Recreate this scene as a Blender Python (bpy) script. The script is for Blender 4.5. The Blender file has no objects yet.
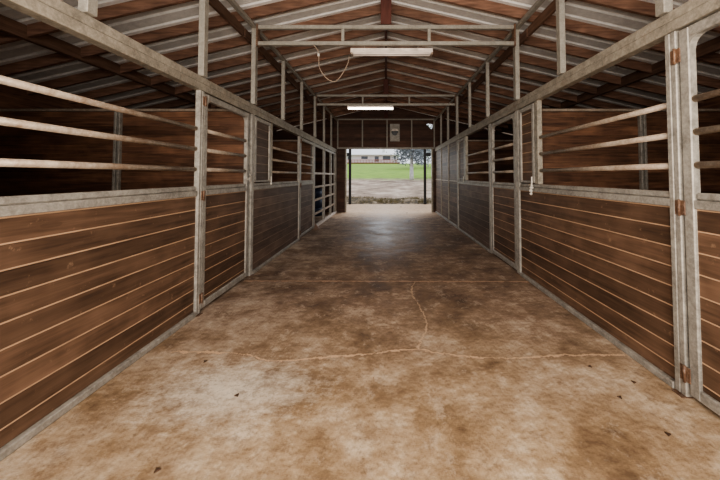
import bpy, bmesh, math, random
from mathutils import Vector, Matrix, noise as mnoise
random.seed(7)
C = bpy.context.scene.collection
W = 1.83            # half width of the aisle
EYE = 1.35

# ------------------------------------------------------------------ materials
def mat_new(name):
    m = bpy.data.materials.new(name); m.use_nodes = True
    nt = m.node_tree; nt.nodes.clear()
    out = nt.nodes.new('ShaderNodeOutputMaterial')
    b = nt.nodes.new('ShaderNodeBsdfPrincipled')
    nt.links.new(b.outputs[0], out.inputs[0])
    return m, nt, b
def N(nt, t, **k):
    n = nt.nodes.new(t)
    for a, v in k.items(): setattr(n, a, v)
    return n
def L(nt, a, b): nt.links.new(a, b)
def math_n(nt, op, a, b=None, c=None, clamp=False):
    n = N(nt, 'ShaderNodeMath', operation=op, use_clamp=clamp)
    for i, v in enumerate((a, b, c)):
        if v is None: continue
        if hasattr(v, 'is_output'): L(nt, v, n.inputs[i])
        else: n.inputs[i].default_value = v
    return n.outputs[0]
def noise_n(nt, vec, scale, detail=4, rough=.55, vscale=None):
    if vscale:
        mp = N(nt, 'ShaderNodeMapping'); mp.inputs['Scale'].default_value = vscale
        L(nt, vec, mp.inputs[0]); vec = mp.outputs[0]
    n = N(nt, 'ShaderNodeTexNoise'); n.inputs['Scale'].default_value = scale
    n.inputs['Detail'].default_value = detail; n.inputs['Roughness'].default_value = rough
    L(nt, vec, n.inputs['Vector']); return n.outputs['Fac']
def ramp(nt, fac, stops):
    r = N(nt, 'ShaderNodeValToRGB'); e = r.color_ramp.elements
    while len(e) < len(stops): e.new(.5)
    for i, (p, c) in enumerate(stops):
        e[i].position = p; e[i].color = (*c, 1) if len(c) == 3 else c
    L(nt, fac, r.inputs[0]); return r.outputs[0]
def mix(nt, fac, a, b, mode='MIX'):
    n = N(nt, 'ShaderNodeMix', data_type='RGBA', blend_type=mode)
    for i, v in ((0, fac), (6, a), (7, b)):
        if hasattr(v, 'is_output'): L(nt, v, n.inputs[i])
        else: n.inputs[i].default_value = v if i == 0 else (*v, 1)
    return n.outputs[2]
def pos(nt): return N(nt, 'ShaderNodeNewGeometry').outputs['Position']
def bump(nt, b, h, strength=.3, dist=.01):
    n = N(nt, 'ShaderNodeBump'); n.inputs['Strength'].default_value = strength
    n.inputs['Distance'].default_value = dist
    L(nt, h, n.inputs['Height']); L(nt, n.outputs[0], b.inputs['Normal'])

PL = .127
def planks_mat(name, dark, mid, light, line, linew=.055, zoff=0.0, gscale=(1.2, 1.2, 22), rough=.6, axis='Z'):
    m, nt, b = mat_new(name); P = pos(nt)
    s = N(nt, 'ShaderNodeSeparateXYZ'); L(nt, P, s.inputs[0])
    t = math_n(nt, 'DIVIDE', math_n(nt, 'SUBTRACT', s.outputs[axis], zoff), PL)
    idx = math_n(nt, 'FLOOR', t); fr = math_n(nt, 'FRACT', t)
    oi = N(nt, 'ShaderNodeObjectInfo')
    wn = N(nt, 'ShaderNodeTexWhiteNoise', noise_dimensions='1D')
    L(nt, math_n(nt, 'ADD', idx, math_n(nt, 'MULTIPLY', oi.outputs['Random'], 37.0)), wn.inputs['W'])
    # shift grain per plank
    off = N(nt, 'ShaderNodeVectorMath', operation='ADD')
    cx = N(nt, 'ShaderNodeCombineXYZ'); L(nt, math_n(nt, 'MULTIPLY', wn.outputs['Value'], 9.0), cx.inputs[0])
    L(nt, math_n(nt, 'MULTIPLY', wn.outputs['Value'], 13.0), cx.inputs[1])
    L(nt, P, off.inputs[0]); L(nt, cx.outputs[0], off.inputs[1])
    g = noise_n(nt, off.outputs[0], 1.6, 6, .6, gscale)
    g2 = noise_n(nt, off.outputs[0], 2.2, 3, .6)
    base = ramp(nt, g, [(.25, dark), (.5, mid), (.78, light)])
    base = mix(nt, math_n(nt, 'MULTIPLY', math_n(nt, 'SUBTRACT', g2, .45, clamp=True), 1.6, clamp=True), base, [c*1.5 for c in light])
    # knots
    v = N(nt, 'ShaderNodeTexVoronoi'); mp = N(nt, 'ShaderNodeMapping'); mp.inputs['Scale'].default_value = (2.2, 2.2, 7.8)
    L(nt, off.outputs[0], mp.inputs[0]); L(nt, mp.outputs[0], v.inputs['Vector']); v.inputs['Scale'].default_value = 1
    kn = math_n(nt, 'LESS_THAN', v.outputs['Distance'], .13)
    base = mix(nt, math_n(nt, 'MULTIPLY', kn, .22), base, [c*.5 for c in dark])
    hv = N(nt, 'ShaderNodeHueSaturation'); L(nt, base, hv.inputs['Color'])
    hv.inputs['Saturation'].default_value = .88
    L(nt, math_n(nt, 'ADD', math_n(nt, 'MULTIPLY', wn.outputs['Value'], .5), .62), hv.inputs['Value'])
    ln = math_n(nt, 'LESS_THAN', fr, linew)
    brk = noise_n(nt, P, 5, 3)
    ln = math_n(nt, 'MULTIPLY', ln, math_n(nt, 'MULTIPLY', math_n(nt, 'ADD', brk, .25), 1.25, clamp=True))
    col = mix(nt, ln, hv.outputs[0], line)  # pale dusty plank edge; the lit groove lip is painted into this colour
    # light dust scuffs
    sc = noise_n(nt, P, 14, 5, .7)
    sc = math_n(nt, 'MULTIPLY', math_n(nt, 'SUBTRACT', sc, .62, clamp=True), 3.0, clamp=True)
    col = mix(nt, sc, col, line)
    L(nt, col, b.inputs['Base Color']); b.inputs['Roughness'].default_value = rough
    b.inputs['Specular IOR Level'].default_value = .3
    bump(nt, b, g, .25, .004)
    return m
def wood_mat(name, dark, light, gs=(1.5, 14, 14), rough=.65):
    m, nt, b = mat_new(name); P = pos(nt)
    g = noise_n(nt, P, 2.0, 6, .62, gs); k = noise_n(nt, P, 2.5, 2)
    col = ramp(nt, g, [(.3, dark), (.75, light)])
    oi = N(nt, 'ShaderNodeObjectInfo')
    hv = N(nt, 'ShaderNodeHueSaturation'); L(nt, col, hv.inputs['Color'])
    hv.inputs['Saturation'].default_value = .86
    L(nt, math_n(nt, 'ADD', math_n(nt, 'MULTIPLY', oi.outputs['Random'], .5), math_n(nt, 'ADD', k, .25)), hv.inputs['Value'])
    L(nt, hv.outputs[0], b.inputs['Base Color']); b.inputs['Roughness'].default_value = rough
    b.inputs['Specular IOR Level'].default_value = .25
    return m
def metal_mat(name, a, c, rust=(.17, .08, .035), rustamt=.62, metallic=.25, rough=.55):
    m, nt, b = mat_new(name); P = pos(nt)
    n1 = noise_n(nt, P, 9, 6, .65); n2 = noise_n(nt, P, 3.5, 5, .7); n3 = noise_n(nt, P, 60, 3, .6)
    n5 = noise_n(nt, P, 30, 8, .8); n1 = math_n(nt, 'ADD', math_n(nt, 'MULTIPLY', n1, .5), math_n(nt, 'MULTIPLY', n5, .5))
    col = ramp(nt, n1, [(.38, a), (.6, c)])
    n4 = noise_n(nt, P, 26, 6, .75)
    n2 = math_n(nt, 'ADD', math_n(nt, 'MULTIPLY', n2, .6), math_n(nt, 'MULTIPLY', n4, .4))
    r = math_n(nt, 'MULTIPLY', math_n(nt, 'SUBTRACT', n2, rustamt, clamp=True), 6, clamp=True)
    col = mix(nt, math_n(nt, 'MULTIPLY', r, .6), col, rust)
    col = mix(nt, math_n(nt, 'MULTIPLY', math_n(nt, 'SUBTRACT', n3, .5, clamp=True), .9, clamp=True), col, (.55, .48, .4))
    L(nt, col, b.inputs['Base Color']); b.inputs['Metallic'].default_value = metallic
    b.inputs['Roughness'].default_value = rough
    bump(nt, b, n3, .15, .003)
    return m
def flat_mat(name, col, rough=.6, metallic=0, emit=0, var=.25, scale=12):
    m, nt, b = mat_new(name)
    n = noise_n(nt, pos(nt), scale, 4)
    c = ramp(nt, n, [(.3, [x*(1-var) for x in col]), (.7, [min(1, x*(1+var)) for x in col])])
    L(nt, c, b.inputs['Base Color']); b.inputs['Roughness'].default_value = rough; b.inputs['Metallic'].default_value = metallic
    if emit:
        b.inputs['Emission Color'].default_value = (*col, 1); b.inputs['Emission Strength'].default_value = emit
    return m

M = {}
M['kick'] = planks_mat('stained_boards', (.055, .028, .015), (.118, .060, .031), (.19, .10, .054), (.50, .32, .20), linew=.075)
M['part'] = planks_mat('partition_boards', (.045, .018, .010), (.13, .055, .026), (.28, .12, .05), (.25, .13, .07), linew=.035)
M['greyboard'] = planks_mat('weathered_boards', (.07, .040, .027), (.125, .074, .050), (.19, .12, .085), (.32, .23, .16), linew=.06)
M['gable'] = planks_mat('gable_boards', (.045, .018, .010), (.085, .034, .018), (.14, .06, .03), (.13, .07, .04), linew=.03)
M['rafter'] = wood_mat('rafter_wood', (.095, .040, .022), (.30, .145, .08))
M['beam'] = wood_mat('beam_wood', (.085, .04, .022), (.20, .10, .055), (14, 1.5, 14))
M['king'] = wood_mat('king_post_wood', (.06, .015, .010), (.13, .035, .02), (14, 14, 1.5))
M['galv'] = metal_mat('galvanised_steel', (.20, .18, .155), (.42, .385, .335))
M['galv2'] = metal_mat('galvanised_pipe', (.25, .195, .145), (.46, .37, .29), rustamt=.48)
M['header'] = metal_mat('header_steel', (.19, .165, .13), (.40, .35, .28), rustamt=.54)
M['upper'] = metal_mat('upper_steel', (.24, .215, .18), (.36, .33, .28), rustamt=.62)
M['rust'] = metal_mat('rusty_hinge', (.07, .035, .022), (.20, .11, .065), rustamt=.5, metallic=.1)
M['sheet'] = metal_mat('roof_sheet', (.66, .63, .60), (.85, .82, .78), rustamt=.85, metallic=0, rough=.5)
M['white'] = flat_mat('white_enamel', (.72, .62, .54), .5)
M['tube'] = flat_mat('unlit_tube_glass', (.85, .74, .66), .35, var=.08)
M['lit'] = flat_mat('lit_tube', (1, .97, .9), .4, emit=5, var=0)
M['cord'] = flat_mat('cord_rubber', (.36, .27, .2), .6)
M['rope'] = flat_mat('pale_rope', (.62, .57, .5), .8)
M['black'] = flat_mat('black_steel', (.012, .011, .01), .5)
M['dark'] = flat_mat('dark_recess', (.012, .010, .010), .3)
M['blue'] = flat_mat('dark_blue_plastic', (.02, .03, .065), .5)
M['outer'] = flat_mat('outer_wall', (.06, .035, .025), .8)
M['leafbit'] = flat_mat('dry_leaf', (.07, .035, .018), .8)

# floor -----------------------------------------------------------------
def floor_mat():
    m, nt, b = mat_new('stained_concrete'); P = pos(nt)
    s = N(nt, 'ShaderNodeSeparateXYZ'); L(nt, P, s.inputs[0]); X, Y = s.outputs[0], s.outputs[1]
    big = noise_n(nt, P, 1.1, 5, .6); med = noise_n(nt, P, 2.1, 12, .72); fine = noise_n(nt, P, 34, 8, .8)
    streak = noise_n(nt, P, 3.0, 6, .7, (1.6, .6, 1))
    blot = noise_n(nt, P, 7.5, 12, .82, (1, 1.5, 1))
    mixn = math_n(nt, 'ADD', math_n(nt, 'MULTIPLY', med, .45), math_n(nt, 'ADD', math_n(nt, 'MULTIPLY', big, .25), math_n(nt, 'MULTIPLY', blot, .30)))
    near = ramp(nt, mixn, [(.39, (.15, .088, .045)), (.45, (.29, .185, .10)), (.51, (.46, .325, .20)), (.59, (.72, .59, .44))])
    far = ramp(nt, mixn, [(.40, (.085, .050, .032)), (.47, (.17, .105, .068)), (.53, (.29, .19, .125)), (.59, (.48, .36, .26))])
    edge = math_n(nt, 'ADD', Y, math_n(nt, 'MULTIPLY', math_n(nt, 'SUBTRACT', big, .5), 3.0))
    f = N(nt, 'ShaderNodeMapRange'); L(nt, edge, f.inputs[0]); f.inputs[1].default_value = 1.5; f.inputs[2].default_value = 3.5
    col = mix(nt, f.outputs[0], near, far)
    # paler worn concrete towards the left, mid distance
    fx = N(nt, 'ShaderNodeMapRange'); L(nt, X, fx.inputs[0]); fx.inputs[1].default_value = -.4; fx.inputs[2].default_value = -1.6
    pale = math_n(nt, 'MULTIPLY', math_n(nt, 'MULTIPLY', math_n(nt, 'SUBTRACT', med, .42, clamp=True), 4, clamp=True), math_n(nt, 'MULTIPLY', fx.outputs[0], .5))
    col = mix(nt, pale, col, (.5, .42, .34))
    cmb = N(nt, 'ShaderNodeCombineXYZ'); L(nt, math_n(nt, 'DIVIDE', math_n(nt, 'ADD', X, .98), .62), cmb.inputs[0]); L(nt, math_n(nt, 'DIVIDE', math_n(nt, 'SUBTRACT', Y, 2.08), .36), cmb.inputs[1])
    vl = N(nt, 'ShaderNodeVectorMath', operation='LENGTH'); L(nt, cmb.outputs[0], vl.inputs[0])
    pt = math_n(nt, 'SUBTRACT', math_n(nt, 'ADD', 1.0, math_n(nt, 'MULTIPLY', math_n(nt, 'SUBTRACT', blot, .5), 3.0)), vl.outputs['Value'], clamp=True)
    col = mix(nt, math_n(nt, 'MULTIPLY', pt, .8, clamp=True), col, (.74, .66, .55))
    # paler tan floor from just before the doorway outwards
    ap = N(nt, 'ShaderNodeMapRange'); L(nt, Y, ap.inputs[0]); ap.inputs[1].default_value = 10.2; ap.inputs[2].default_value = 11.9
    col = mix(nt, math_n(nt, 'MULTIPLY', ap.outputs[0], .75), col, (.60, .43, .29))
    # crisp stains and pale scuffs
    sp = noise_n(nt, P, 4.3, 14, .8, (1.25, .9, 1)); sq = noise_n(nt, P, 12, 12, .8)
    col = mix(nt, math_n(nt, 'MULTIPLY', math_n(nt, 'MULTIPLY', math_n(nt, 'SUBTRACT', sp, .53, clamp=True), 14, clamp=True), .42), col, (.17, .095, .05))
    col = mix(nt, math_n(nt, 'MULTIPLY', math_n(nt, 'MULTIPLY', math_n(nt, 'SUBTRACT', .455, sp, clamp=True), 16, clamp=True), .38), col, (.66, .53, .40))
    col = mix(nt, math_n(nt, 'MULTIPLY', math_n(nt, 'MULTIPLY', math_n(nt, 'SUBTRACT', sq, .55, clamp=True), 18, clamp=True), .35), col, (.14, .08, .045))
    # fine dirt
    col = mix(nt, math_n(nt, 'MULTIPLY', math_n(nt, 'SUBTRACT', fine, .5, clamp=True), 3.2, clamp=True), col, (.10, .055, .03))
    # cracks: y = curve(x)
    def crack(inp, other, pts, lo, hi, w, vlo, vhi):
        u = N(nt, 'ShaderNodeMapRange'); L(nt, inp, u.inputs[0]); u.inputs[1].default_value = lo; u.inputs[2].default_value = hi
        fc = N(nt, 'ShaderNodeFloatCurve'); L(nt, u.outputs[0], fc.inputs['Value'])
        cv = fc.mapping.curves[0]
        ps = [((a-lo)/(hi-lo), (v-vlo)/(vhi-vlo)) for a, v in pts]
        cv.points[0].location = ps[0]; cv.points[1].location = ps[-1]
        for p in ps[1:-1]: cv.points.new(*p)
        fc.mapping.update()
        tgt = math_n(nt, 'ADD', math_n(nt, 'MULTIPLY', fc.outputs[0], vhi-vlo), vlo)
        jit = math_n(nt, 'MULTIPLY', math_n(nt, 'SUBTRACT', noise_n(nt, P, 16, 10, .8), .5), .13)
        d = math_n(nt, 'ABSOLUTE', math_n(nt, 'SUBTRACT', math_n(nt, 'ADD', other, jit), tgt))
        ins = math_n(nt, 'MULTIPLY', math_n(nt, 'GREATER_THAN', inp, lo), math_n(nt, 'LESS_THAN', inp, hi))
        wv = math_n(nt, 'MULTIPLY', math_n(nt, 'SUBTRACT', noise_n(nt, P, 4, 4, .7), .28, clamp=True), 3.2)
        def band(wd): return math_n(nt, 'MULTIPLY', math_n(nt, 'SUBTRACT', 1, math_n(nt, 'DIVIDE', d, math_n(nt, 'MULTIPLY', wv, wd)), clamp=True), ins)
        return band(w*2.4), band(w*.9), band(w*9)
    cr1 = crack(X, Y, [(-1.65, 2.51), (-1.05, 2.47), (-.84, 2.39), (-.49, 2.43), (-.12, 2.48), (.24, 2.54), (.37, 2.50), (.85, 2.42), (1.35, 2.46), (1.8, 2.46)], -1.65, 1.8, .0065, 2.2, 2.8)
    cr2 = crack(Y, X, [(2.54, .25), (2.65, .28), (2.99, .37), (3.43, .34), (3.73, .30), (4.15, .38)], 2.54, 4.15, .0055, .1, .5)
    j1 = crack(X, Y, [(-1.83, 4.17), (1.83, 4.14)], -1.83, 1.83, .016, 4.0, 4.3)
    j2 = crack(X, Y, [(-1.83, 8.0), (1.83, 8.0)], -1.83, 1.83, .02, 7.9, 8.1)
    for (hl, ln, wd_), hc, a1 in ((cr1, (.72, .49, .31), .85), (cr2, (.66, .46, .30), .8), (j1, (.50, .31, .20), .9), (j2, (.2, .13, .09), .4)):
        col = mix(nt, math_n(nt, 'MULTIPLY', wd_, a1*.55), col, (.15, .085, .045))
        col = mix(nt, math_n(nt, 'MULTIPLY', math_n(nt, 'MULTIPLY', hl, 1.8, clamp=True), a1), col, hc)
        col = mix(nt, math_n(nt, 'MULTIPLY', ln, .35), col, (.20, .10, .05))
    L(nt, col, b.inputs['Base Color'])
    # polished worn middle further in
    rr = N(nt, 'ShaderNodeMapRange'); L(nt, Y, rr.inputs[0]); rr.inputs[1].default_value = 4.2; rr.inputs[2].default_value = 6.5
    rr.inputs[3].default_value = .72; rr.inputs[4].default_value = .44
    cen = math_n(nt, 'MULTIPLY', math_n(nt, 'ABSOLUTE', math_n(nt, 'ADD', X, .05)), .28)
    L(nt, math_n(nt, 'ADD', math_n(nt, 'ADD', rr.outputs[0], cen), math_n(nt, 'MULTIPLY', math_n(nt, 'SUBTRACT', med, .45), .9), clamp=True), b.inputs['Roughness'])
    b.inputs['Specular IOR Level'].default_value = .5
    bump(nt, b, math_n(nt, 'ADD', fine, blot), .45, .008)
    return m
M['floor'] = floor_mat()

def ground_mat():
    m, nt, b = mat_new('yard_ground'); P = pos(nt)
    s = N(nt, 'ShaderNodeSeparateXYZ'); L(nt, P, s.inputs[0])
    n = noise_n(nt, P, .8, 6, .65); n2 = noise_n(nt, P, 5, 5, .7)
    dirt = ramp(nt, n, [(.35, (.17, .12, .085)), (.5, (.33, .25, .19)), (.62, (.50, .41, .33))])
    near = ramp(nt, n2, [(.42, (.05, .04, .025)), (.53, (.16, .12, .075)), (.66, (.32, .26, .19))])
    grass = ramp(nt, n, [(.3, (.13, .25, .02)), (.7, (.27, .42, .05))])
    f0 = N(nt, 'ShaderNodeMapRange'); L(nt, s.outputs[1], f0.inputs[0]); f0.inputs[1].default_value = 16.4; f0.inputs[2].default_value = 18.0
    c = mix(nt, f0.outputs[0], near, dirt)
    f1 = N(nt, 'ShaderNodeMapRange'); L(nt, math_n(nt, 'ADD', s.outputs[1], math_n(nt, 'MULTIPLY', math_n(nt, 'SUBTRACT', n, .5), 9)), f1.inputs[0])
    f1.inputs[1].default_value = 29; f1.inputs[2].default_value = 33
    c = mix(nt, f1.outputs[0], c, grass)
    L(nt, c, b.inputs['Base Color']); b.inputs['Roughness'].default_value = .9
    return m
M['ground'] = ground_mat()

# ------------------------------------------------------------------ mesh helpers
class MB:
    def __init__(s): s.bm = bmesh.new()
    def box(s, x0, x1, y0, y1, z0, z1, bev=0):
        x0, x1 = min(x0, x1), max(x0, x1)
        bm = bmesh.new(); bmesh.ops.create_cube(bm, size=1)
        for v in bm.verts: v.co = Vector(((x0+x1)/2+v.co.x*(x1-x0), (y0+y1)/2+v.co.y*(y1-y0), (z0+z1)/2+v.co.z*(z1-z0)))
        if bev: bmesh.ops.bevel(bm, geom=bm.edges[:], offset=bev, segments=1, affect='EDGES')
        return s._add(bm)
    def _add(s, bm):
        me = bpy.data.meshes.new('t'); bm.to_mesh(me); bm.free(); s.bm.from_mesh(me); bpy.data.meshes.remove(me); return s
    def cyl(s, a, b, r, seg=12, r2=None):
        a, b = Vector(a), Vector(b); d = b-a
        bm = bmesh.new(); bmesh.ops.create_cone(bm, cap_ends=True, segments=seg, radius1=r, radius2=r if r2 is None else r2, depth=d.length)
        bmesh.ops.transform(bm, verts=bm.verts, matrix=Matrix.Translation((a+b)/2) @ d.to_track_quat('Z', 'Y').to_matrix().to_4x4())
        for f in bm.faces: f.smooth = len(f.verts) == 4
        return s._add(bm)
    def ball(s, c, r, sc=(1, 1, 1)):
        bm = bmesh.new(); bmesh.ops.create_icosphere(bm, subdivisions=2, radius=r)
        for v in bm.verts: v.co = Vector((v.co.x*sc[0], v.co.y*sc[1], v.co.z*sc[2]))+Vector(c)
        for f in bm.faces: f.smooth = True
        return s._add(bm)
    def poly(s, pts, d):          # prism: polygon extruded by vector d
        vs = [s.bm.verts.new(p) for p in pts]; f = s.bm.faces.new(vs)
        r = bmesh.ops.extrude_face_region(s.bm, geom=[f])
        for g in r['geom']:
            if isinstance(g, bmesh.types.BMVert): g.co += Vector(d)
        return s
    def tube(s, pts, r, seg=8):
        for a, b in zip(pts, pts[1:]): s.cyl(a, b, r, seg)
        for p in pts[1:-1]: s.ball(p, r)
        return s
    def build(s, name, m, parent=None):
        bmesh.ops.recalc_face_normals(s.bm, faces=s.bm.faces[:])
        me = bpy.data.meshes.new(name)
        loc = Vector((0, 0, 0))
        if parent is not None:
            loc = Vector(parent.location)
            if parent.parent: loc += parent.parent.location
        else:
            xs = [v.co for v in s.bm.verts]
            loc = Vector(((min(v.x for v in xs)+max(v.x for v in xs))/2, (min(v.y for v in xs)+max(v.y for v in xs))/2, min(v.z for v in xs)))
        bmesh.ops.translate(s.bm, verts=s.bm.verts, vec=-loc)
        s.bm.to_mesh(me); s.bm.free(); me.materials.append(M[m] if isinstance(m, str) else m)
        o = bpy.data.objects.new(name, me); C.objects.link(o)
        if parent is not None: o.parent = parent
        else: o.location = loc
        return o
def tag(o, label, cat, group=None):
    o['label'] = label; o['category'] = cat
    if group: o['group'] = group
    return o
def struct(o, label=None, cat='structure'):
    o['kind'] = 'structure'
    if label: o['label'] = label; o['category'] = cat
    return o
def thing(name, label, cat, loc, group=None):
    o = bpy.data.objects.new(name, None); C.objects.link(o); o.location = loc; o.empty_display_size = .1
    return tag(o, label, cat, group)

# ------------------------------------------------------------------ setting
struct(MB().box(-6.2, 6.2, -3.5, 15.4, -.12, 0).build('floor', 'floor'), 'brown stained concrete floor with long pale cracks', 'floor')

RU = lambda x: 3.46+.235*(W-abs(x))     # underside of rafters
RD = .14
def roof_sheet(sx):
    bm = bmesh.new(); th = .0
    ys = []
    y = -2.6; p = .2133
    while y < 12.25:
        for dy, dz in ((0, 0), (.085, 0), (.10, .028), (.135, .028), (.15, 0)): ys.append((y+dy, dz))
        y += p
    rows = []
    for yy, dz in ys:
        rows.append([bm.verts.new((sx*x, yy, RU(x)+RD+.001+dz)) for x in (.0, 5.75)])
    for a, b in zip(rows, rows[1:]): bm.faces.new((a[0], a[1], b[1], b[0]))
    mb = MB(); mb.bm = bm
    o = mb.build('ceiling', 'sheet')
    md = o.modifiers.new('t', 'SOLIDIFY'); md.thickness = .002; md.offset = 1
    return struct(o, 'corrugated metal roof sheets, %s slope' % ('left' if sx < 0 else 'right'), 'ceiling')
roof_sheet(-1); roof_sheet(1)

for sx, nm in ((-1, 'left'), (1, 'right')):
    struct(MB().box(sx*5.5, sx*5.58, -2.4, 12.06, 0, 2.72).build('wall_'+nm, 'part'), 'outer board wall behind the stalls, '+nm+' side', 'wall')

for sx, nm in ((-1, 'left'), (1, 'right')):
    struct(MB().box(sx*1.93, sx*5.48, .56, .62, 0, 2.6).build('wall_front', 'part'), 'board wall closing the nearest '+nm+' stall behind the camera', 'wall')  # unseen stall partitions, added to keep front light out of the stalls
# gable with doorway and a small torn hole
def gable():
    bm = bmesh.new()
    outer = [(-5.5, 0), (-1.51, 0), (-1.51, 2.36), (1.74, 2.36), (1.74, 0), (5.5, 0), (5.5, RU(5.5)+.1), (0, RU(0)+RD), (-5.5, RU(5.5)+.1)]
    hole = [(1.52, 3.30), (1.60, 3.32), (1.69, 3.31), (1.75, 3.29), (1.76, 3.18), (1.72, 3.10), (1.66, 3.12), (1.62, 3.20), (1.56, 3.24)]
    for loop in (outer, hole):
        vs = [bm.verts.new((x, 12.0, z)) for x, z in loop]
        for i in range(len(vs)): bm.edges.new((vs[i], vs[(i+1) % len(vs)]))
    bmesh.ops.triangle_fill(bm, edges=bm.edges[:], use_beauty=True)
    mb = MB(); mb.bm = bm; o = mb.build('wall_back', 'gable')
    md = o.modifiers.new('t', 'SOLIDIFY'); md.thickness = .04; md.offset = 0
    return struct(o, 'brown board gable wall around the far doorway', 'wall')
gable()
struct(MB().box(-1.53, -1.475, 11.93, 12.05, 0, 2.36, .004).build('trim_1', 'header'), 'pale door jamb, left side of far doorway', 'trim')
struct(MB().box(1.70, 1.76, 11.93, 12.05, 0, 2.36, .004).build('trim_2', 'header'), 'pale door jamb, right side of far doorway', 'trim')

# ground outside
def ground():
    bm = bmesh.new()
    def gz(x, y):
        if y < 15.4: return -.02
        if y < 30: h = (y-15.4)/14.6*1.02
        else: h = 1.02+(y-30)*.0578
        if y > 112: h = 1.02+82*.0578+(y-112)*.01
        h += .05*mnoise.noise(Vector((x*1.3, y*1.3, 0)))*min(1, (y-15.4))*(1 if y < 40 else 0)
        if 15.5 < y < 17.0: h += (.08+.22*abs(mnoise.noise(Vector((x*2.6, y*2.6, 3)))))*math.sin((y-15.5)/1.5*math.pi)
        return h-.01
    ysr = [-14, 15.39]+[15.4+i*.12 for i in range(20)]+[18+i*1.0 for i in range(20)]+[40+i*6 for i in range(20)]
    rows = []
    for y in ysr:
        s = .18 if y < 19 else 1
        nx = 60
        wd = 9 if y < 19 else (14 if y < 40 else 60)
        rows.append([bm.verts.new((-wd+2*wd*i/nx, y, gz(-wd+2*wd*i/nx, y))) for i in range(nx+1)])
    for a, b in zip(rows, rows[1:]):
        for i in range(60): bm.faces.new((a[i], a[i+1], b[i+1], b[i]))
    for f in bm.faces: f.smooth = True
    for v in bm.verts:
        if v.co.y < 15.395: v.co.z = -.13 if v.co.y < 15.3 else -.13
    mb = MB(); mb.bm = bm
    return struct(mb.build('ground', 'ground'), 'dirt yard rising to a green grass slope', 'ground')
ground()

# ------------------------------------------------------------------ roof timbers and steel
HB = {-1: (2.20, 2.34), 1: (2.27, 2.41)}    # header beam bottom / top
SN = {-1: 'left', 1: 'right'}
Y1, Y2, Y3 = 4.40, 8.20, 11.90
ys = [5.50+.64*k for k in range(-12, 10)]
ordw = ['first', 'second', 'third', 'fourth', 'fifth', 'sixth', 'seventh', 'eighth', 'ninth', 'tenth', 'eleventh', 'twelfth', 'thirteenth']
def where(y, step=ys):
    near = [v for v in step if v < Y1]; mid = [v for v in step if Y1 < v < Y2]; far = [v for v in step if v > Y2]
    if y in near: return ordw[len(near)-1-near.index(y)]+' in front of the nearer cross truss'
    if y in mid: return ordw[mid.index(y)]+' beyond the nearer cross truss'
    return ordw[far.index(y)]+' beyond the farther cross truss'
for y in ys:
    for sx in (-1, 1):
        x0, x1 = sx*.022, sx*4.08
        o = MB().poly([(x0, y, RU(x0)), (x1, y, RU(x1)), (x1, y, RU(x1)+RD), (x0, y, RU(x0)+RD)], (0, .04, 0)).build('rafter', 'rafter')
        tag(o, 'brown wooden rafter, %s roof slope, %s' % (SN[sx], where(y)), 'rafter', 'rafters from the ridge')
        x0, x1 = sx*4.125, sx*5.7
        if y > 1:
            o = MB().poly([(x0, y, RU(x0)), (x1, y, RU(x1)), (x1, y, RU(x1)+RD), (x0, y, RU(x0)+RD)], (0, .04, 0)).build('rafter', 'rafter')
            tag(o, 'short rafter at the %s eave, %s' % (SN[sx], where(y)), 'rafter', 'short rafters near the eaves')
tag(MB().box(-.02, .02, -2.5, 11.97, RU(0)-.05, RU(0)+RD-.012).build('ridge_board', 'king'), 'thin dark wooden ridge board along the peak of the roof', 'beam')
for sx in (-1, 1):
    tag(MB().poly([(sx*4.082, -2.4, RU(4.1)-.02), (sx*4.122, -2.4, RU(4.1)-.03), (sx*4.122, -2.4, RU(4.122)+RD-.006), (sx*4.082, -2.4, RU(4.1)+RD-.006)], (0, 14.3, 0)).build('roof_beam', 'beam'),
        'long wooden beam carrying the rafters above the middle of the %s stalls' % SN[sx], 'beam')
    for a, b, w in ((-2.4, Y1-.03, 'nearest section'), (Y1+.0, Y2-.02, 'middle section'), (Y2+.0, 11.95, 'farthest section')):
        tag(MB().box(sx*1.965, sx*2.005, a, b, 3.29, 3.415, .003).build('eave_beam', 'beam'), 'brown wooden beam beside the steel rail above the %s stall fronts, %s' % (SN[sx], w), 'beam')
    tag(MB().box(sx*1.80, sx*1.86, -2.4, 11.95, 3.395, 3.445, .004).build('top_rail', 'upper'), 'steel tube rail along the top of the %s upper studs' % SN[sx], 'rail')
    b0, b1 = HB[sx]
    r = thing('header_beam', 'long galvanised header beam over the %s stall fronts' % SN[sx], 'beam', (sx*1.86, 4.8, b0))
    MB().box(sx*1.82, sx*1.90, -2.4, 11.95, b0, b0+.066, .003).build('lower_channel', 'header', r)
    MB().box(sx*1.825, sx*1.895, -2.4, 11.95, b0+.0662, b1, .008).build('upper_channel', 'header', r)
    # upper studs
    sy = [y for y in ([-.56, .69, 1.93, 3.16, Y1, 5.65, 6.90, Y2, 9.4, 10.65] if sx < 0 else [-.4, .84, 2.07, 3.30, Y1+.04, 5.72, 6.95, Y2, 9.4, 10.6])]
    n0 = 0
    for y in sy:
        big = abs(y-Y1) < .1 or abs(y-Y2) < .1
        h = .042 if big else (.036 if abs(y-3.16) < .2 or y < 2.5 else .027)
        lab = ('stout steel post above the %s header at the %s cross truss' % (SN[sx], 'nearer' if y < 6 else 'farther')) if big else \
            'slim steel stud above %s header, %s' % (SN[sx], where(y, sy))
        r = tag(MB().box(sx*(1.83-.03), sx*(1.83+.03), y-h, y+h, b1, 3.395, .004).build('upper_stud', 'upper'), lab, 'stud', 'upper studs')

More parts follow.
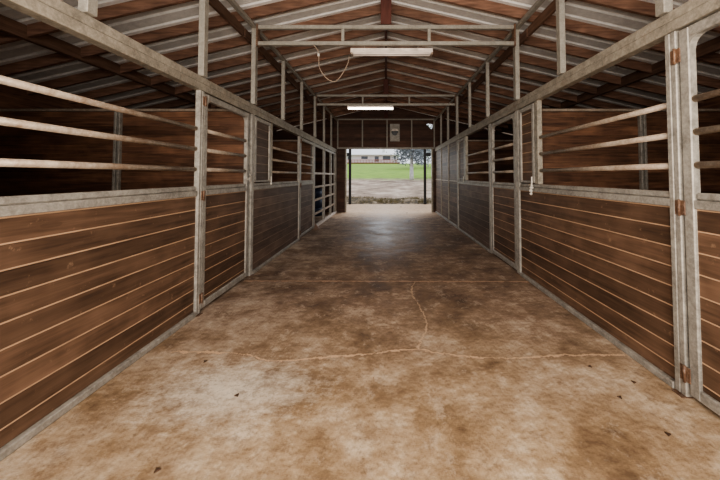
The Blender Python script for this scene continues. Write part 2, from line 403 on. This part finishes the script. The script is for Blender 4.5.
def truss(y, label, lab_kp, kw):
    r = thing('cross_truss', label, 'truss', (0, y, 3.17))
    MB().box(-1.795, 1.795, y-.028, y+.028, 3.395, 3.45, .005).build('top_chord', 'upper', r)
    MB().box(-1.795, 1.795, y-.028, y+.028, 3.165, 3.22, .005).build('bottom_chord', 'upper', r)
    for x in (-.6, .6): MB().box(x-.022, x+.022, y-.022, y+.022, 3.221, 3.394, .003).build('web_post', 'upper', r)
    for x in (-1, 1):
        MB().box(x*1.775, x*1.797, y-.045, y+.045, 3.15, 3.46, .004).build('end_bracket', 'rust', r)
    tag(MB().box(-kw, kw, y-.04, y+.04, 3.456, RU(0)-.052, .004).build('king_post', 'king'), lab_kp, 'post')
truss(Y1, 'nearer steel cross truss spanning the aisle above the unlit light', 'short reddish wooden king post on top of the nearer cross truss', .075)
truss(Y2, 'farther steel cross truss spanning the aisle above the lit light', 'short dark wooden king post on top of the farther cross truss', .065)

# end frame over doorway
r = thing('transom_frame', 'steel frame of four bays over the far doorway', 'frame', (0, Y3, 2.36))
MB().box(-1.83, 1.83, 11.88, 11.93, 3.44, 3.49, .004).build('top_rail', 'upper', r)
MB().box(-1.83, 1.83, 11.88, 11.93, 2.36, 2.42, .004).build('bottom_rail', 'upper', r)
for x in (-1.80, -.88, .04, .96, 1.80): MB().box(x-.024, x+.024, 11.88, 11.93, 2.42, 3.44, .004).build('stud', 'upper', r)
tag(MB().box(-.07, .07, 11.86, 11.95, 3.495, RU(0)-.052, .004).build('king_post', 'king'), 'wooden king post against the gable above the doorway frame', 'post')

# electrical-looking vent box on gable
r = thing('vent_box', 'grey metal box with a dark round cutout on the gable wall', 'vent box', (.33, 11.95, 2.64))
MB().box(.145, .515, 11.90, 11.975, 2.64, 3.30, .006).build('box_body', 'galv', r)
MB().cyl((.33, 11.9, 2.99), (.33, 11.885, 2.99), .125, 24).build('round_opening', 'dark', r)
mb = MB(); n = 12
mb.poly([(.33+.128*math.cos(math.pi*i/n), 11.875, 3.03+.085*math.sin(math.pi*i/n)) for i in range(n+1)], (0, .02, 0)).build('hood', 'white', r)

# ------------------------------------------------------------------ stall fronts
RT = 1.25; RB = 1.155      # rail top / bottom
BARS = (1.415, 1.615, 1.815)
def xs(sx, a, b): return (sx*(W+a), sx*(W+b))
def boards(mb, sx, y0, y1, z0, z1, x0=.018, x1=.04):
    z = math.floor(z0/PL)*PL
    while z < z1-.002:
        a, b = max(z, z0), min(z+PL, z1)
        if b-a > .004: mb.box(*xs(sx, x0, x1), y0, y1, a+.001, b-.001, 0)
        z += PL
    return mb
def post(sx, y0, y1, label, z1=None, m='galv'):
    z1 = HB[sx][0] if z1 is None else z1
    r = thing('stall_post', label, 'post', (sx*(W+.03), (y0+y1)/2, 0), 'stall front posts')
    yc = (y0+y1)/2
    ym = (y0+y1)/2
    MB().box(*xs(sx, -.006, .044), y0, ym-.0015, 0.006, z1-.001, .005).box(*xs(sx, -.006, .044), ym+.0015, y1, 0.006, z1-.001, .005).build('tube', m, r)
    MB().box(*xs(sx, -.03, .075), y0+.001, y1-.001, 0.0005, .0055).build('base_plate', 'rust', r)
    return r
def rail(mb, sx, y0, y1):
    # rolled channel: upper lip set back a little, lower face proud
    mb.box(*xs(sx, .012, .055), y0, y1, RB+.0505, RT, .010)
    mb.box(*xs(sx, 0.0, .055), y0, y1, RB, RB+.05, .003)
    return mb
def panel(sx, y0, y1, label, yb0=None, yb1=None, half=None, m='kick'):
    yb0 = y0 if yb0 is None else yb0; yb1 = y1 if yb1 is None else yb1
    r = thing('stall_barrier', label, 'stall panel', (sx*(W+.03), (y0+y1)/2, 0), 'stall front panels')
    MB().box(*xs(sx, -.012, .055), y0, y1, 0.001, .045, .005).build('sill_channel', 'galv', r)
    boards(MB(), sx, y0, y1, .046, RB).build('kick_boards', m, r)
    rail(MB(), sx, y0, y1).build('top_rail', 'galv', r)
    for z in BARS: MB().cyl((sx*(W+.03), yb0, z), (sx*(W+.03), yb1, z), .021).build('bar', 'galv2', r)
    if half:
        MB().box(*xs(sx, -.002, .058), half[0], half[1], RT+.001, HB[sx][0]-.001, .005).build('half_post', 'header', r)
    return r
def stall_door(sx, y0, y1, label, hinge_far, m='kick', rounded=False, latch=False):
    top = HB[sx][0]-.012
    r = thing('stall_door', label, 'stall door', (sx*(W+.03), (y0+y1)/2, 0), 'stall doors')
    st = .065
    f = MB()
    f.box(*xs(sx, 0, .05), y0, y0+st, .03, top, .006).box(*xs(sx, 0, .05), y1-st, y1, .03, top, .006)
    f.box(*xs(sx, 0, .05), y0+st, y1-st, top-.065, top, .006).box(*xs(sx, 0, .05), y0+st, y1-st, .03, .095, .006)
    # fillets in the upper corners
    rr = .07
    for yc, d in ((y0+st, 1), (y1-st, -1)):
        pts = [(sx*(W+.004), yc, top-.065)]
        for i in range(6):
            a = math.pi/2*i/5
            pts.append((sx*(W+.004), yc+d*rr*(1-math.sin(a)), top-.065-rr*(1-math.cos(a))))
        f.poly(pts, (sx*.042, 0, 0))
    f.build('door_frame', 'galv', r)
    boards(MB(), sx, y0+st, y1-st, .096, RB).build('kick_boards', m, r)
    rail(MB(), sx, y0+st, y1-st).build('mid_rail', 'galv', r)
    for z in BARS: MB().cyl((sx*(W+.028), y0+st, z), (sx*(W+.028), y1-st, z), .021).build('bar', 'galv2', r)
    if hinge_far is not None:
        yh = y1+.012 if hinge_far else y0-.012
        for z in (.15, 1.155, 2.10):
            h = MB().box(*xs(sx, -.014, -.0075), yh-.034, yh+.034, z-.045, z+.045, .002).build('hinge', 'rust', r)
            MB().cyl((sx*(W-.018), yh, z-.05), (sx*(W-.018), yh, z+.05), .008, 10).build('hinge_pin', 'rust', h)
    if latch:
        yl = y0+.04 if hinge_far else y1-.04
        MB().cyl((sx*(W-.03), yl, 1.36), (sx*(W-.03), yl, 1.26), .009).ball((sx*(W-.03), yl, 1.37), .018).box(*xs(sx, -.03, 0), yl-.01, yl+.01, 1.3, 1.32).build('latch', 'galv', r)
    return r
def feed_door(sx, y0, y1, label, latch_near, m='kick'):
    z0, z1 = RT+.012, HB[sx][0]-.012
    r = thing('feed_door', label, 'feed door', (sx*(W+.03), (y0+y1)/2, z0), 'small feed doors')
    f = MB(); w = .055
    f.box(*xs(sx, -.004, .046), y0, y0+w, z0, z1, .005).box(*xs(sx, -.004, .046), y1-w, y1, z0, z1, .005)
    f.box(*xs(sx, -.004, .046), y0+w, y1-w, z1-w, z1, .005).box(*xs(sx, -.004, .046), y0+w, y1-w, z0, z0+w*.5, .005)
    f.build('door_frame', 'galv', r)
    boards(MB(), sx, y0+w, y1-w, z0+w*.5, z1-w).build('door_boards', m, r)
    yl = y0 if latch_near else y1; d = 1 if latch_near else -1
    MB().cyl((sx*(W-.022), yl+d*.025, z0+.08), (sx*(W-.022), yl+d*.025, z0-.03), .009).ball((sx*(W-.022), yl+d*.025, z0-.035), .017).build('latch_bolt', 'rope', r)
    return r

# LEFT side
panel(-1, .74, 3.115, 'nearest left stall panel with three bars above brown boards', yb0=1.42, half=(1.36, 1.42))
feed_door(-1, .76, 1.34, 'nearest left feed door beside the camera end of the bars', False)
post(-1, .655, .735, 'steel post on the left nearest the camera')
post(-1, 3.12, 3.195, 'steel post on the left where the nearest hinged door hangs')
stall_door(-1, 3.205, 4.28, 'nearer left barred stall door with rusty hinges on its near side', False, latch=True)
post(-1, 4.345, 4.43, 'steel post on the left under the nearer cross truss')
panel(-1, 4.435, 6.745, 'second left stall panel, bars beyond the small boarded feed door', yb0=5.15, half=(5.10, 5.15), m='greyboard')
feed_door(-1, 4.46, 5.07, 'small boarded feed door on the left beyond the nearer cross truss', False, 'greyboard')
post(-1, 6.75, 6.84, 'slim steel post on the left between the second panel and farther door')
stall_door(-1, 6.85, 8.13, 'farther left barred stall door of weathered grey boards', False, 'greyboard')
post(-1, 8.14, 8.24, 'steel post on the left under the farther cross truss')
# tubular gate on the left beyond second truss
r = thing('tube_gate', 'tall tubular steel gate with open horizontal rails at far left', 'gate', (-W-.03, 10, 0))
MB().box(-W-.05, -W-.0, 8.25, 9.50, 2.12, 2.185, .004).build('top_tube', 'galv', r)
MB().box(-W-.05, -W-.0, 9.58, 11.4, 2.12, 2.185, .004).build('top_tube', 'galv', r)
for y in (9.50, 10.65): MB().box(-W-.06, -W+.01, y, y+.08, .075, 2.185, .004).build('upright', 'galv', r)
MB().box(-W-.05, -W, 11.42, 11.52, .075, 2.185, .004).build('upright', 'galv', r)
for z in (.36, .72, 1.06, 1.42):
    MB().box(-W-.045, -W-.005, 8.26, 9.495, z-.028, z+.028, .004).build('gate_rail', 'galv2', r)
    MB().box(-W-.045, -W-.005, 9.585, 10.645, z-.028, z+.028, .004).build('gate_rail', 'galv2', r)
    MB().box(-W-.045, -W-.005, 10.735, 11.415, z-.028, z+.028, .004).build('gate_rail', 'galv2', r)
tag(MB().box(-W-.06, -W+.02, 8.25, 11.85, .001, .07, .006).build('floor_sill', 'white'), 'pale sill strip on the floor under the far left gate', 'sill')
post(-1, 11.6, 11.85, 'wide post at the far left corner beside the doorway', m='header')
tag(MB().box(-W+.0, -W+.17, 8.10, 8.16, .001, .03).poly([(-W+.03, 8.08, .03), (-W+.15, 8.08, .03), (-W+.05, 8.08, .17)], (0, .05, 0)).build('floor_bracket', 'rust'),
    'small rusty bracket on the floor at the foot of the far left post', 'bracket')
# barrel inside
r = thing('barrel', 'dark blue barrel standing behind the rails of the far left gate', 'barrel', (-2.45, 11.0, 0))
MB().cyl((-2.45, 11, .001), (-2.45, 11, .28), .26, 28, .29).cyl((-2.45, 11, .28), (-2.45, 11, .6), .29, 28).cyl((-2.45, 11, .6), (-2.45, 11, .88), .29, 28, .26).build('body', 'blue', r)
MB().cyl((-2.45, 11, .881), (-2.45, 11, .92), .275, 28).build('lid', 'blue', r)

# RIGHT side
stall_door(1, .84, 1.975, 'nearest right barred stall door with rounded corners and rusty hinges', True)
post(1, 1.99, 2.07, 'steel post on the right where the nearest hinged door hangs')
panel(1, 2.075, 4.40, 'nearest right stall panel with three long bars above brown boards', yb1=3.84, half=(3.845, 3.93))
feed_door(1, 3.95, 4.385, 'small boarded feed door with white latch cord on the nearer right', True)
post(1, 4.41, 4.51, 'steel post on the right under the nearer cross truss')
stall_door(1, 4.53, 5.58, 'barred stall door on the right just beyond the nearer cross truss', None)
post(1, 5.60, 5.69, 'slim steel post on the right between the middle door and far panel')
panel(1, 5.695, 8.13, 'farther right stall panel with three bars and weathered boards', yb1=7.33, half=(7.335, 7.44), m='greyboard')
feed_door(1, 7.46, 8.11, 'weathered boarded feed door on the right before the farther cross truss', True, 'greyboard')
post(1, 8.14, 8.24, 'steel post on the right under the farther cross truss')
for a, b, w in ((8.245, 9.36, 'nearest of three beyond the farther cross truss'), (9.45, 10.58, 'middle of three beyond the farther cross truss'), (10.67, 11.86, 'last before the doorway')):
    r = thing('boarded_panel', 'full height weathered board panel on the right, '+w, 'wall panel', (W+.03, (a+b)/2, 0), 'full height board panels')
    boards(MB(), 1, a, b, .063, 2.265).build('boards', 'greyboard', r)
    MB().box(*xs(1, -.012, .055), a, b, .001, .062, .005).build('sill_channel', 'galv', r)
    MB().box(*xs(1, .0, .017), a, b, 1.20, 1.23, .003).build('mid_rail', 'galv2', r)
post(1, 9.365, 9.445, 'slim post on the far right wall, second from the doorway', m='header')
post(1, 10.585, 10.665, 'slim post on the far right wall nearest the doorway', m='header')
# white cord on the right feed door
pts = [(W-.035, 3.955, 1.27), (W-.04, 3.95, 1.23), (W-.045, 3.965, 1.19), (W-.04, 3.94, 1.16), (W-.04, 3.96, 1.13)]
tag(MB().tube(pts, .008, 6).ball((W-.04, 3.945, 1.205), .026, (1, 1, .7)).ball((W-.04, 3.965, 1.17), .022).ball((W-.042, 3.955, 1.13), .018).build('tie_cord', 'rope'),
    'knotted white cord hanging from the nearer right feed door', 'cord')

# partitions between stalls
for sx in (-1, 1):
    for y, w in ((Y1, 'nearer'), (Y2, 'farther')):
        r = thing('stall_partition', 'brown board partition between the %s stalls at the %s cross truss' % (SN[sx], w), 'partition', (sx*3.7, y, 0), 'stall partitions')
        mb = MB(); z = 0
        while z < 2.23:
            mb.box(sx*1.93, sx*5.48, y-.02, y+.02, z+.002, min(z+PL-.001, 2.235)); z += PL
        mb.build('boards', 'part', r)
        MB().box(sx*1.93, sx*5.48, y-.035, y+.035, 2.24, 2.275, .004).build('cap_rail', 'galv2', r)
        xm = sx*(3.66 if sx < 0 else 3.50)
        MB().box(xm-.042, xm-.010, y-.075, y-.022, .002, 2.238, .004).box(xm+.010, xm+.042, y-.075, y-.022, .002, 2.238, .004).build('middle_post', 'galv', r)

# ------------------------------------------------------------------ lights in place
r = thing('fluorescent_light', 'unlit dusty fluorescent light under the nearer cross truss', 'light', (.08, 4.47, 3.05))
MB().box(-.50, .66, 4.45, 4.56, 3.115, 3.155, .004).build('housing', 'white', r)
MB().poly([(-.50, 4.44, 3.112), (-.50, 4.57, 3.112), (-.50, 4.545, 3.092), (-.50, 4.465, 3.092)], (1.16, 0, 0)).build('reflector', 'tube', r)
for y in (4.475, 4.535): MB().cyl((-.47, y, 3.081), (.63, y, 3.081), .0105).build('tube', 'tube', r)
for x in (-.495, .64): MB().box(x, x+.018, 4.455, 4.555, 3.068, 3.112, .002).build('end_cap', 'galv2', r)
for x in (-.3, .45): MB().cyl((x, 4.415, 3.163), (x, 4.5, 3.157), .004, 6).build('hanger', 'galv', r)
r = thing('fluorescent_light', 'glowing white fluorescent light under the farther cross truss', 'light', (-.4, 8.24, 3.1))
MB().box(-1.0, .2, 8.235, 8.36, 3.135, 3.162, .003).build('housing', 'white', r)
MB().cyl((-.98, 8.27, 3.108), (.18, 8.27, 3.108), .019).cyl((-.98, 8.325, 3.108), (.18, 8.325, 3.108), .019).build('lit_tube', 'lit', r)
for x in (-1.0, .182): MB().box(x, x+.018, 8.24, 8.355, 3.08, 3.134, .002).build('end_cap', 'white', r)

# hanging cord loop
def bez(P, n=24):
    out = []
    for a in range(len(P)-1):
        p0 = Vector(P[max(a-1, 0)]); p1 = Vector(P[a]); p2 = Vector(P[a+1]); p3 = Vector(P[min(a+2, len(P)-1)])
        for i in range(n//len(P)+2):
            t = i/(n//len(P)+2)
            out.append(.5*((2*p1)+(-p0+p2)*t+(2*p0-5*p1+4*p2-p3)*t*t+(-p0+3*p1-3*p2+p3)*t**3))
    out.append(Vector(P[-1])); return out
r = thing('power_cord', 'pale power cord drooping in a loop left of the unlit light', 'cord', (-.8, 4.45, 2.65))
MB().tube(bez([(-1.0, 4.355, 3.16), (-.93, 4.36, 3.05), (-.92, 4.37, 2.85), (-.82, 4.38, 2.70), (-.70, 4.39, 2.66), (-.60, 4.40, 2.78), (-.53, 4.40, 2.92), (-.515, 4.42, 3.02)]), .0065, 6).build('cable', 'cord', r)
MB().box(-.945, -.915, 4.345, 4.375, 3.0, 3.04, .005).build('plug', 'rope', r)
# debris on the floor
bits = [(1.471, 1.717), (1.443, 2.312), (1.618, 2.137), (-1.315, 2.373), (-0.915, 2.013), (0.69, 9.659), (0.654, 14.0), (0.767, 11.737), (-1.049, 1.513), (1.424, 1.995)]
for x, y in bits:
    mb = MB(); a = random.random()*6.3; l = .016 if y < 5 else .05
    pts = [(x+l*math.cos(a+t)*(1 if i % 2 == 0 else .45), y+l*math.sin(a+t)*(1 if i % 2 == 0 else .45), .002) for i, t in enumerate([k*math.pi/3 for k in range(6)])]
    mb.poly(pts, (0, 0, .006)).build('dry_leaf', 'leafbit')
for o, lb in zip([o for o in C.objects if o.name.startswith('dry_leaf')],
                 ['dark leaf scrap lowest at the right of the floor', 'dark leaf scrap on the floor just in front of the right end of the crack', 'dark leaf scrap nearest the right stall boards',
                  'dark leaf scrap on the floor at the left end of the crack', 'dark leaf scrap on the pale worn patch of floor at left', 'dark twig scrap on the shiny floor near the doorway',
                  'leaf scrap on the floor just inside the doorway', 'leaf scrap on the floor between doorway and shiny patch', 'leaf scrap at the bottom left of the floor', 'leaf scrap left of the lowest one on the right side of the floor']):
    tag(o, lb, 'leaf', 'leaf scraps on the floor')

# ------------------------------------------------------------------ outside the far doorway
for x, w, sx in ((-1.72, 'left', -1), (1.86, 'right', 1)):
    r = thing('yard_post', 'black steel post standing outside the %s side of the far doorway' % w, 'post', (x, 15.3, 0))
    MB().box(x-.06, x+.06, 15.24, 15.36, .001, 3.1, .006).build('post', 'black', r)
    MB().box(x+sx*.06, x+sx*.42, 15.27, 15.33, 2.30, 2.46, .006).build('rail_stub', 'black', r)

M['housewall'] = flat_mat('house_white', (.78, .76, .76), .7, var=.05, scale=.5)
M['houseroof'] = flat_mat('house_roof', (.80, .80, .82), .7, var=.05, scale=.4)
M['glass'] = flat_mat('house_glass', (.10, .11, .13), .2)
M['deck'] = flat_mat('red_deck', (.45, .17, .12), .8, scale=2)
M['bark'] = flat_mat('pale_bark', (.62, .60, .57), .8, var=.2, scale=3)
M['leaf'] = flat_mat('grey_leaves', (.22, .24, .26), .8, var=.35, scale=2.5)
M['leaf2'] = flat_mat('dark_leaves', (.16, .19, .17), .8, var=.4, scale=1.2)
M['tuft'] = flat_mat('dry_tuft', (.17, .14, .06), .9, var=.4, scale=4)
r = thing('house', 'long white house with pale roof on the hill beyond the yard', 'house', (-7, 112, 5.7))
MB().box(-20, 4, 110, 118, 4.8, 8.7).build('walls', 'housewall', r)
MB().poly([(-20.8, 109, 8.7), (4.8, 109, 8.7), (4.8, 114, 11.0), (-20.8, 114, 11.0)], (0, 0, -.25)).poly([(-20.8, 114, 11.0), (4.8, 114, 11.0), (4.8, 119, 8.7), (-20.8, 119, 8.7)], (0, 0, -.25)).build('roof', 'houseroof', r)
for x, w, z0, z1 in ((-16, 1.8, 7, 8.1), (-12.6, 1.2, 7, 8.1), (-7.4, 2.2, 7.2, 8.1), (-3.2, 1.4, 6.3, 8.1), (.2, 2.6, 6.9, 8.2), (3, .8, 7.2, 8.2)):
    f = MB().box(x-w/2, x+w/2, 109.93, 110.02, z0, z1).build('window', 'glass', r)
mb = MB(); mb.box(-13, 4.5, 105.8, 109.9, 5.6, 5.8)
for i in range(36): mb.box(-13+i*.5, -12.85+i*.5, 105.8, 105.9, 4.2, 6.7)
mb.box(-13, 4.5, 105.75, 105.85, 6.6, 6.75).build('deck', 'deck', r)
mb = MB().box(-1.2, -.4, 111, 111.8, 9.2, 10.6).build('chimney', 'housewall', r)

def tree(x, y, z, h, cr, label, leafm, nleaf, drop=True, tr=.14, lean=0):
    t = thing('tree', label, 'tree', (x, y, z))
    mb = MB(); top = (x+lean, y, z+h*.55)
    mb.cyl((x, y, z-.2), (x+lean*.4, y, z+h*.25), tr*1.25, 10, tr); mb.cyl((x+lean*.4, y, z+h*.25), top, tr, 10, tr*.7)
    ends = []
    for i in range(9):
        a = i*2.4; rr = cr*random.uniform(.45, .8)
        e = Vector((top[0]+rr*math.cos(a), top[1]+rr*math.sin(a), top[2]+h*random.uniform(.12, .38))); ends.append(e)
        s = Vector(top)-Vector((0, 0, random.uniform(0, h*.15)))
        mb.cyl(s, e, tr*.4, 6, tr*.12)
    mb.build('trunk', 'bark', t)
    bm = bmesh.new()
    for k in range(nleaf):
        e = random.choice(ends)
        dz = random.uniform(-h*.42, h*.1) if drop else random.gauss(0, cr*.28)
        p = Vector((e.x+random.gauss(0, cr*.22), e.y+random.gauss(0, cr*.22), e.z+dz))
        u = Vector((random.gauss(0, 1), random.gauss(0, 1), random.gauss(0, 1))).normalized(); v = u.orthogonal().normalized()
        s = random.uniform(.07, .14)*(cr/1.6)
        bm.faces.new([bm.verts.new(p+u*s), bm.verts.new(p+v*s*.5), bm.verts.new(p-u*s), bm.verts.new(p-v*s*.5)])
    m2 = MB(); m2.bm = bm; m2.build('foliage', leafm, t)
tree(2.4, 30, .98, 5.0, 1.5, 'pale trunked tree with drooping grey leaves beyond the doorway', 'leaf', 3500, tr=.17)
tree(5.0, 34, 1.2, 5.0, 1.6, 'second drooping grey tree at the right edge of the doorway', 'leaf', 2500)
tree(4.8, 60, 2.7, 6.5, 3.2, 'darker tree behind the pale drooping tree on the hill', 'leaf2', 4000, drop=False)
tree(9.2, 70, 3.3, 8, 3.6, 'dark tree on the hill, farthest right through the doorway', 'leaf2', 3500, drop=False)
# tufts of dry grass on the dirt bank
bm = bmesh.new()
for k in range(4200):
    x = random.uniform(-3.2, 3.2); y = random.uniform(15.55, 17.1); 
    if mnoise.noise(Vector((x*1.2, y*1.5, 9))) < -.05: continue
    z = .03+(y-15.4)/14.6*1.02+.05; h = random.uniform(.04, .15); dx = random.uniform(-.07, .07)
    bm.faces.new([bm.verts.new((x-.008, y, z-.05)), bm.verts.new((x+.008, y, z-.05)), bm.verts.new((x+dx, y+random.uniform(-.04, .04), z+h))])
mb = MB(); mb.bm = bm; o = mb.build('dry_grass', 'tuft'); tag(o, 'dry grass tufts on the dirt bank just outside the doorway', 'grass'); o['kind'] = 'stuff'

# ------------------------------------------------------------------ world, lamps, camera
w = bpy.data.worlds.new('World'); bpy.context.scene.world = w; w.use_nodes = True
bg = w.node_tree.nodes['Background']; bg.inputs[0].default_value = (.88, .93, 1, 1); bg.inputs[1].default_value = 1.0
def area(name, loc, rot, sx, sy, e, col=(1, 1, 1), spread=None):
    d = bpy.data.lights.new(name, 'AREA'); d.shape = 'RECTANGLE'; d.size = sx; d.size_y = sy; d.energy = e; d.color = col
    if spread: d.spread = spread
    o = bpy.data.objects.new(name, d); C.objects.link(o); o.location = loc; o.rotation_euler = rot; return o
R = math.radians
area('daylight_front', (0, -1.8, 1.8), (R(92), 0, 0), 3.0, 2.4, 215, (1, .93, .84))
area('roof_fill', (0, .0, 1.6), (R(125), 0, 0), 1.2, .5, 46, (1, .92, .82))  # unseen fill added by the camera, aimed up to brighten the roof
area('tube_glow', (-.4, 8.3, 3.05), (0, 0, 0), 1.2, .15, 4, (1, .96, .9))
area('doorway_sky', (.1, 13.2, 2.3), (R(-80), 0, 0), 3.2, 2.0, 30, (.92, .96, 1))
s = bpy.data.lights.new('sun', 'SUN'); s.energy = 1.0; s.angle = R(25); s.color = (1, .96, .9)
so = bpy.data.objects.new('sun', s); C.objects.link(so); so.rotation_euler = (R(-38), R(18), 0)

cam = bpy.data.cameras.new('camera'); co = bpy.data.objects.new('camera', cam); C.objects.link(co)
co.location = (0, 0, EYE); co.rotation_euler = (R(92.0), 0, 0)
cam.lens = 16; cam.sensor_width = 36; cam.shift_x = -26/720; cam.shift_y = -75.2/720; cam.clip_end = 500; cam.clip_start = .05
bpy.context.scene.camera = co
sc = bpy.context.scene
sc.view_settings.view_transform = 'AgX'
sc.view_settings.look = 'AgX - Medium High Contrast'
sc.view_settings.exposure = .42
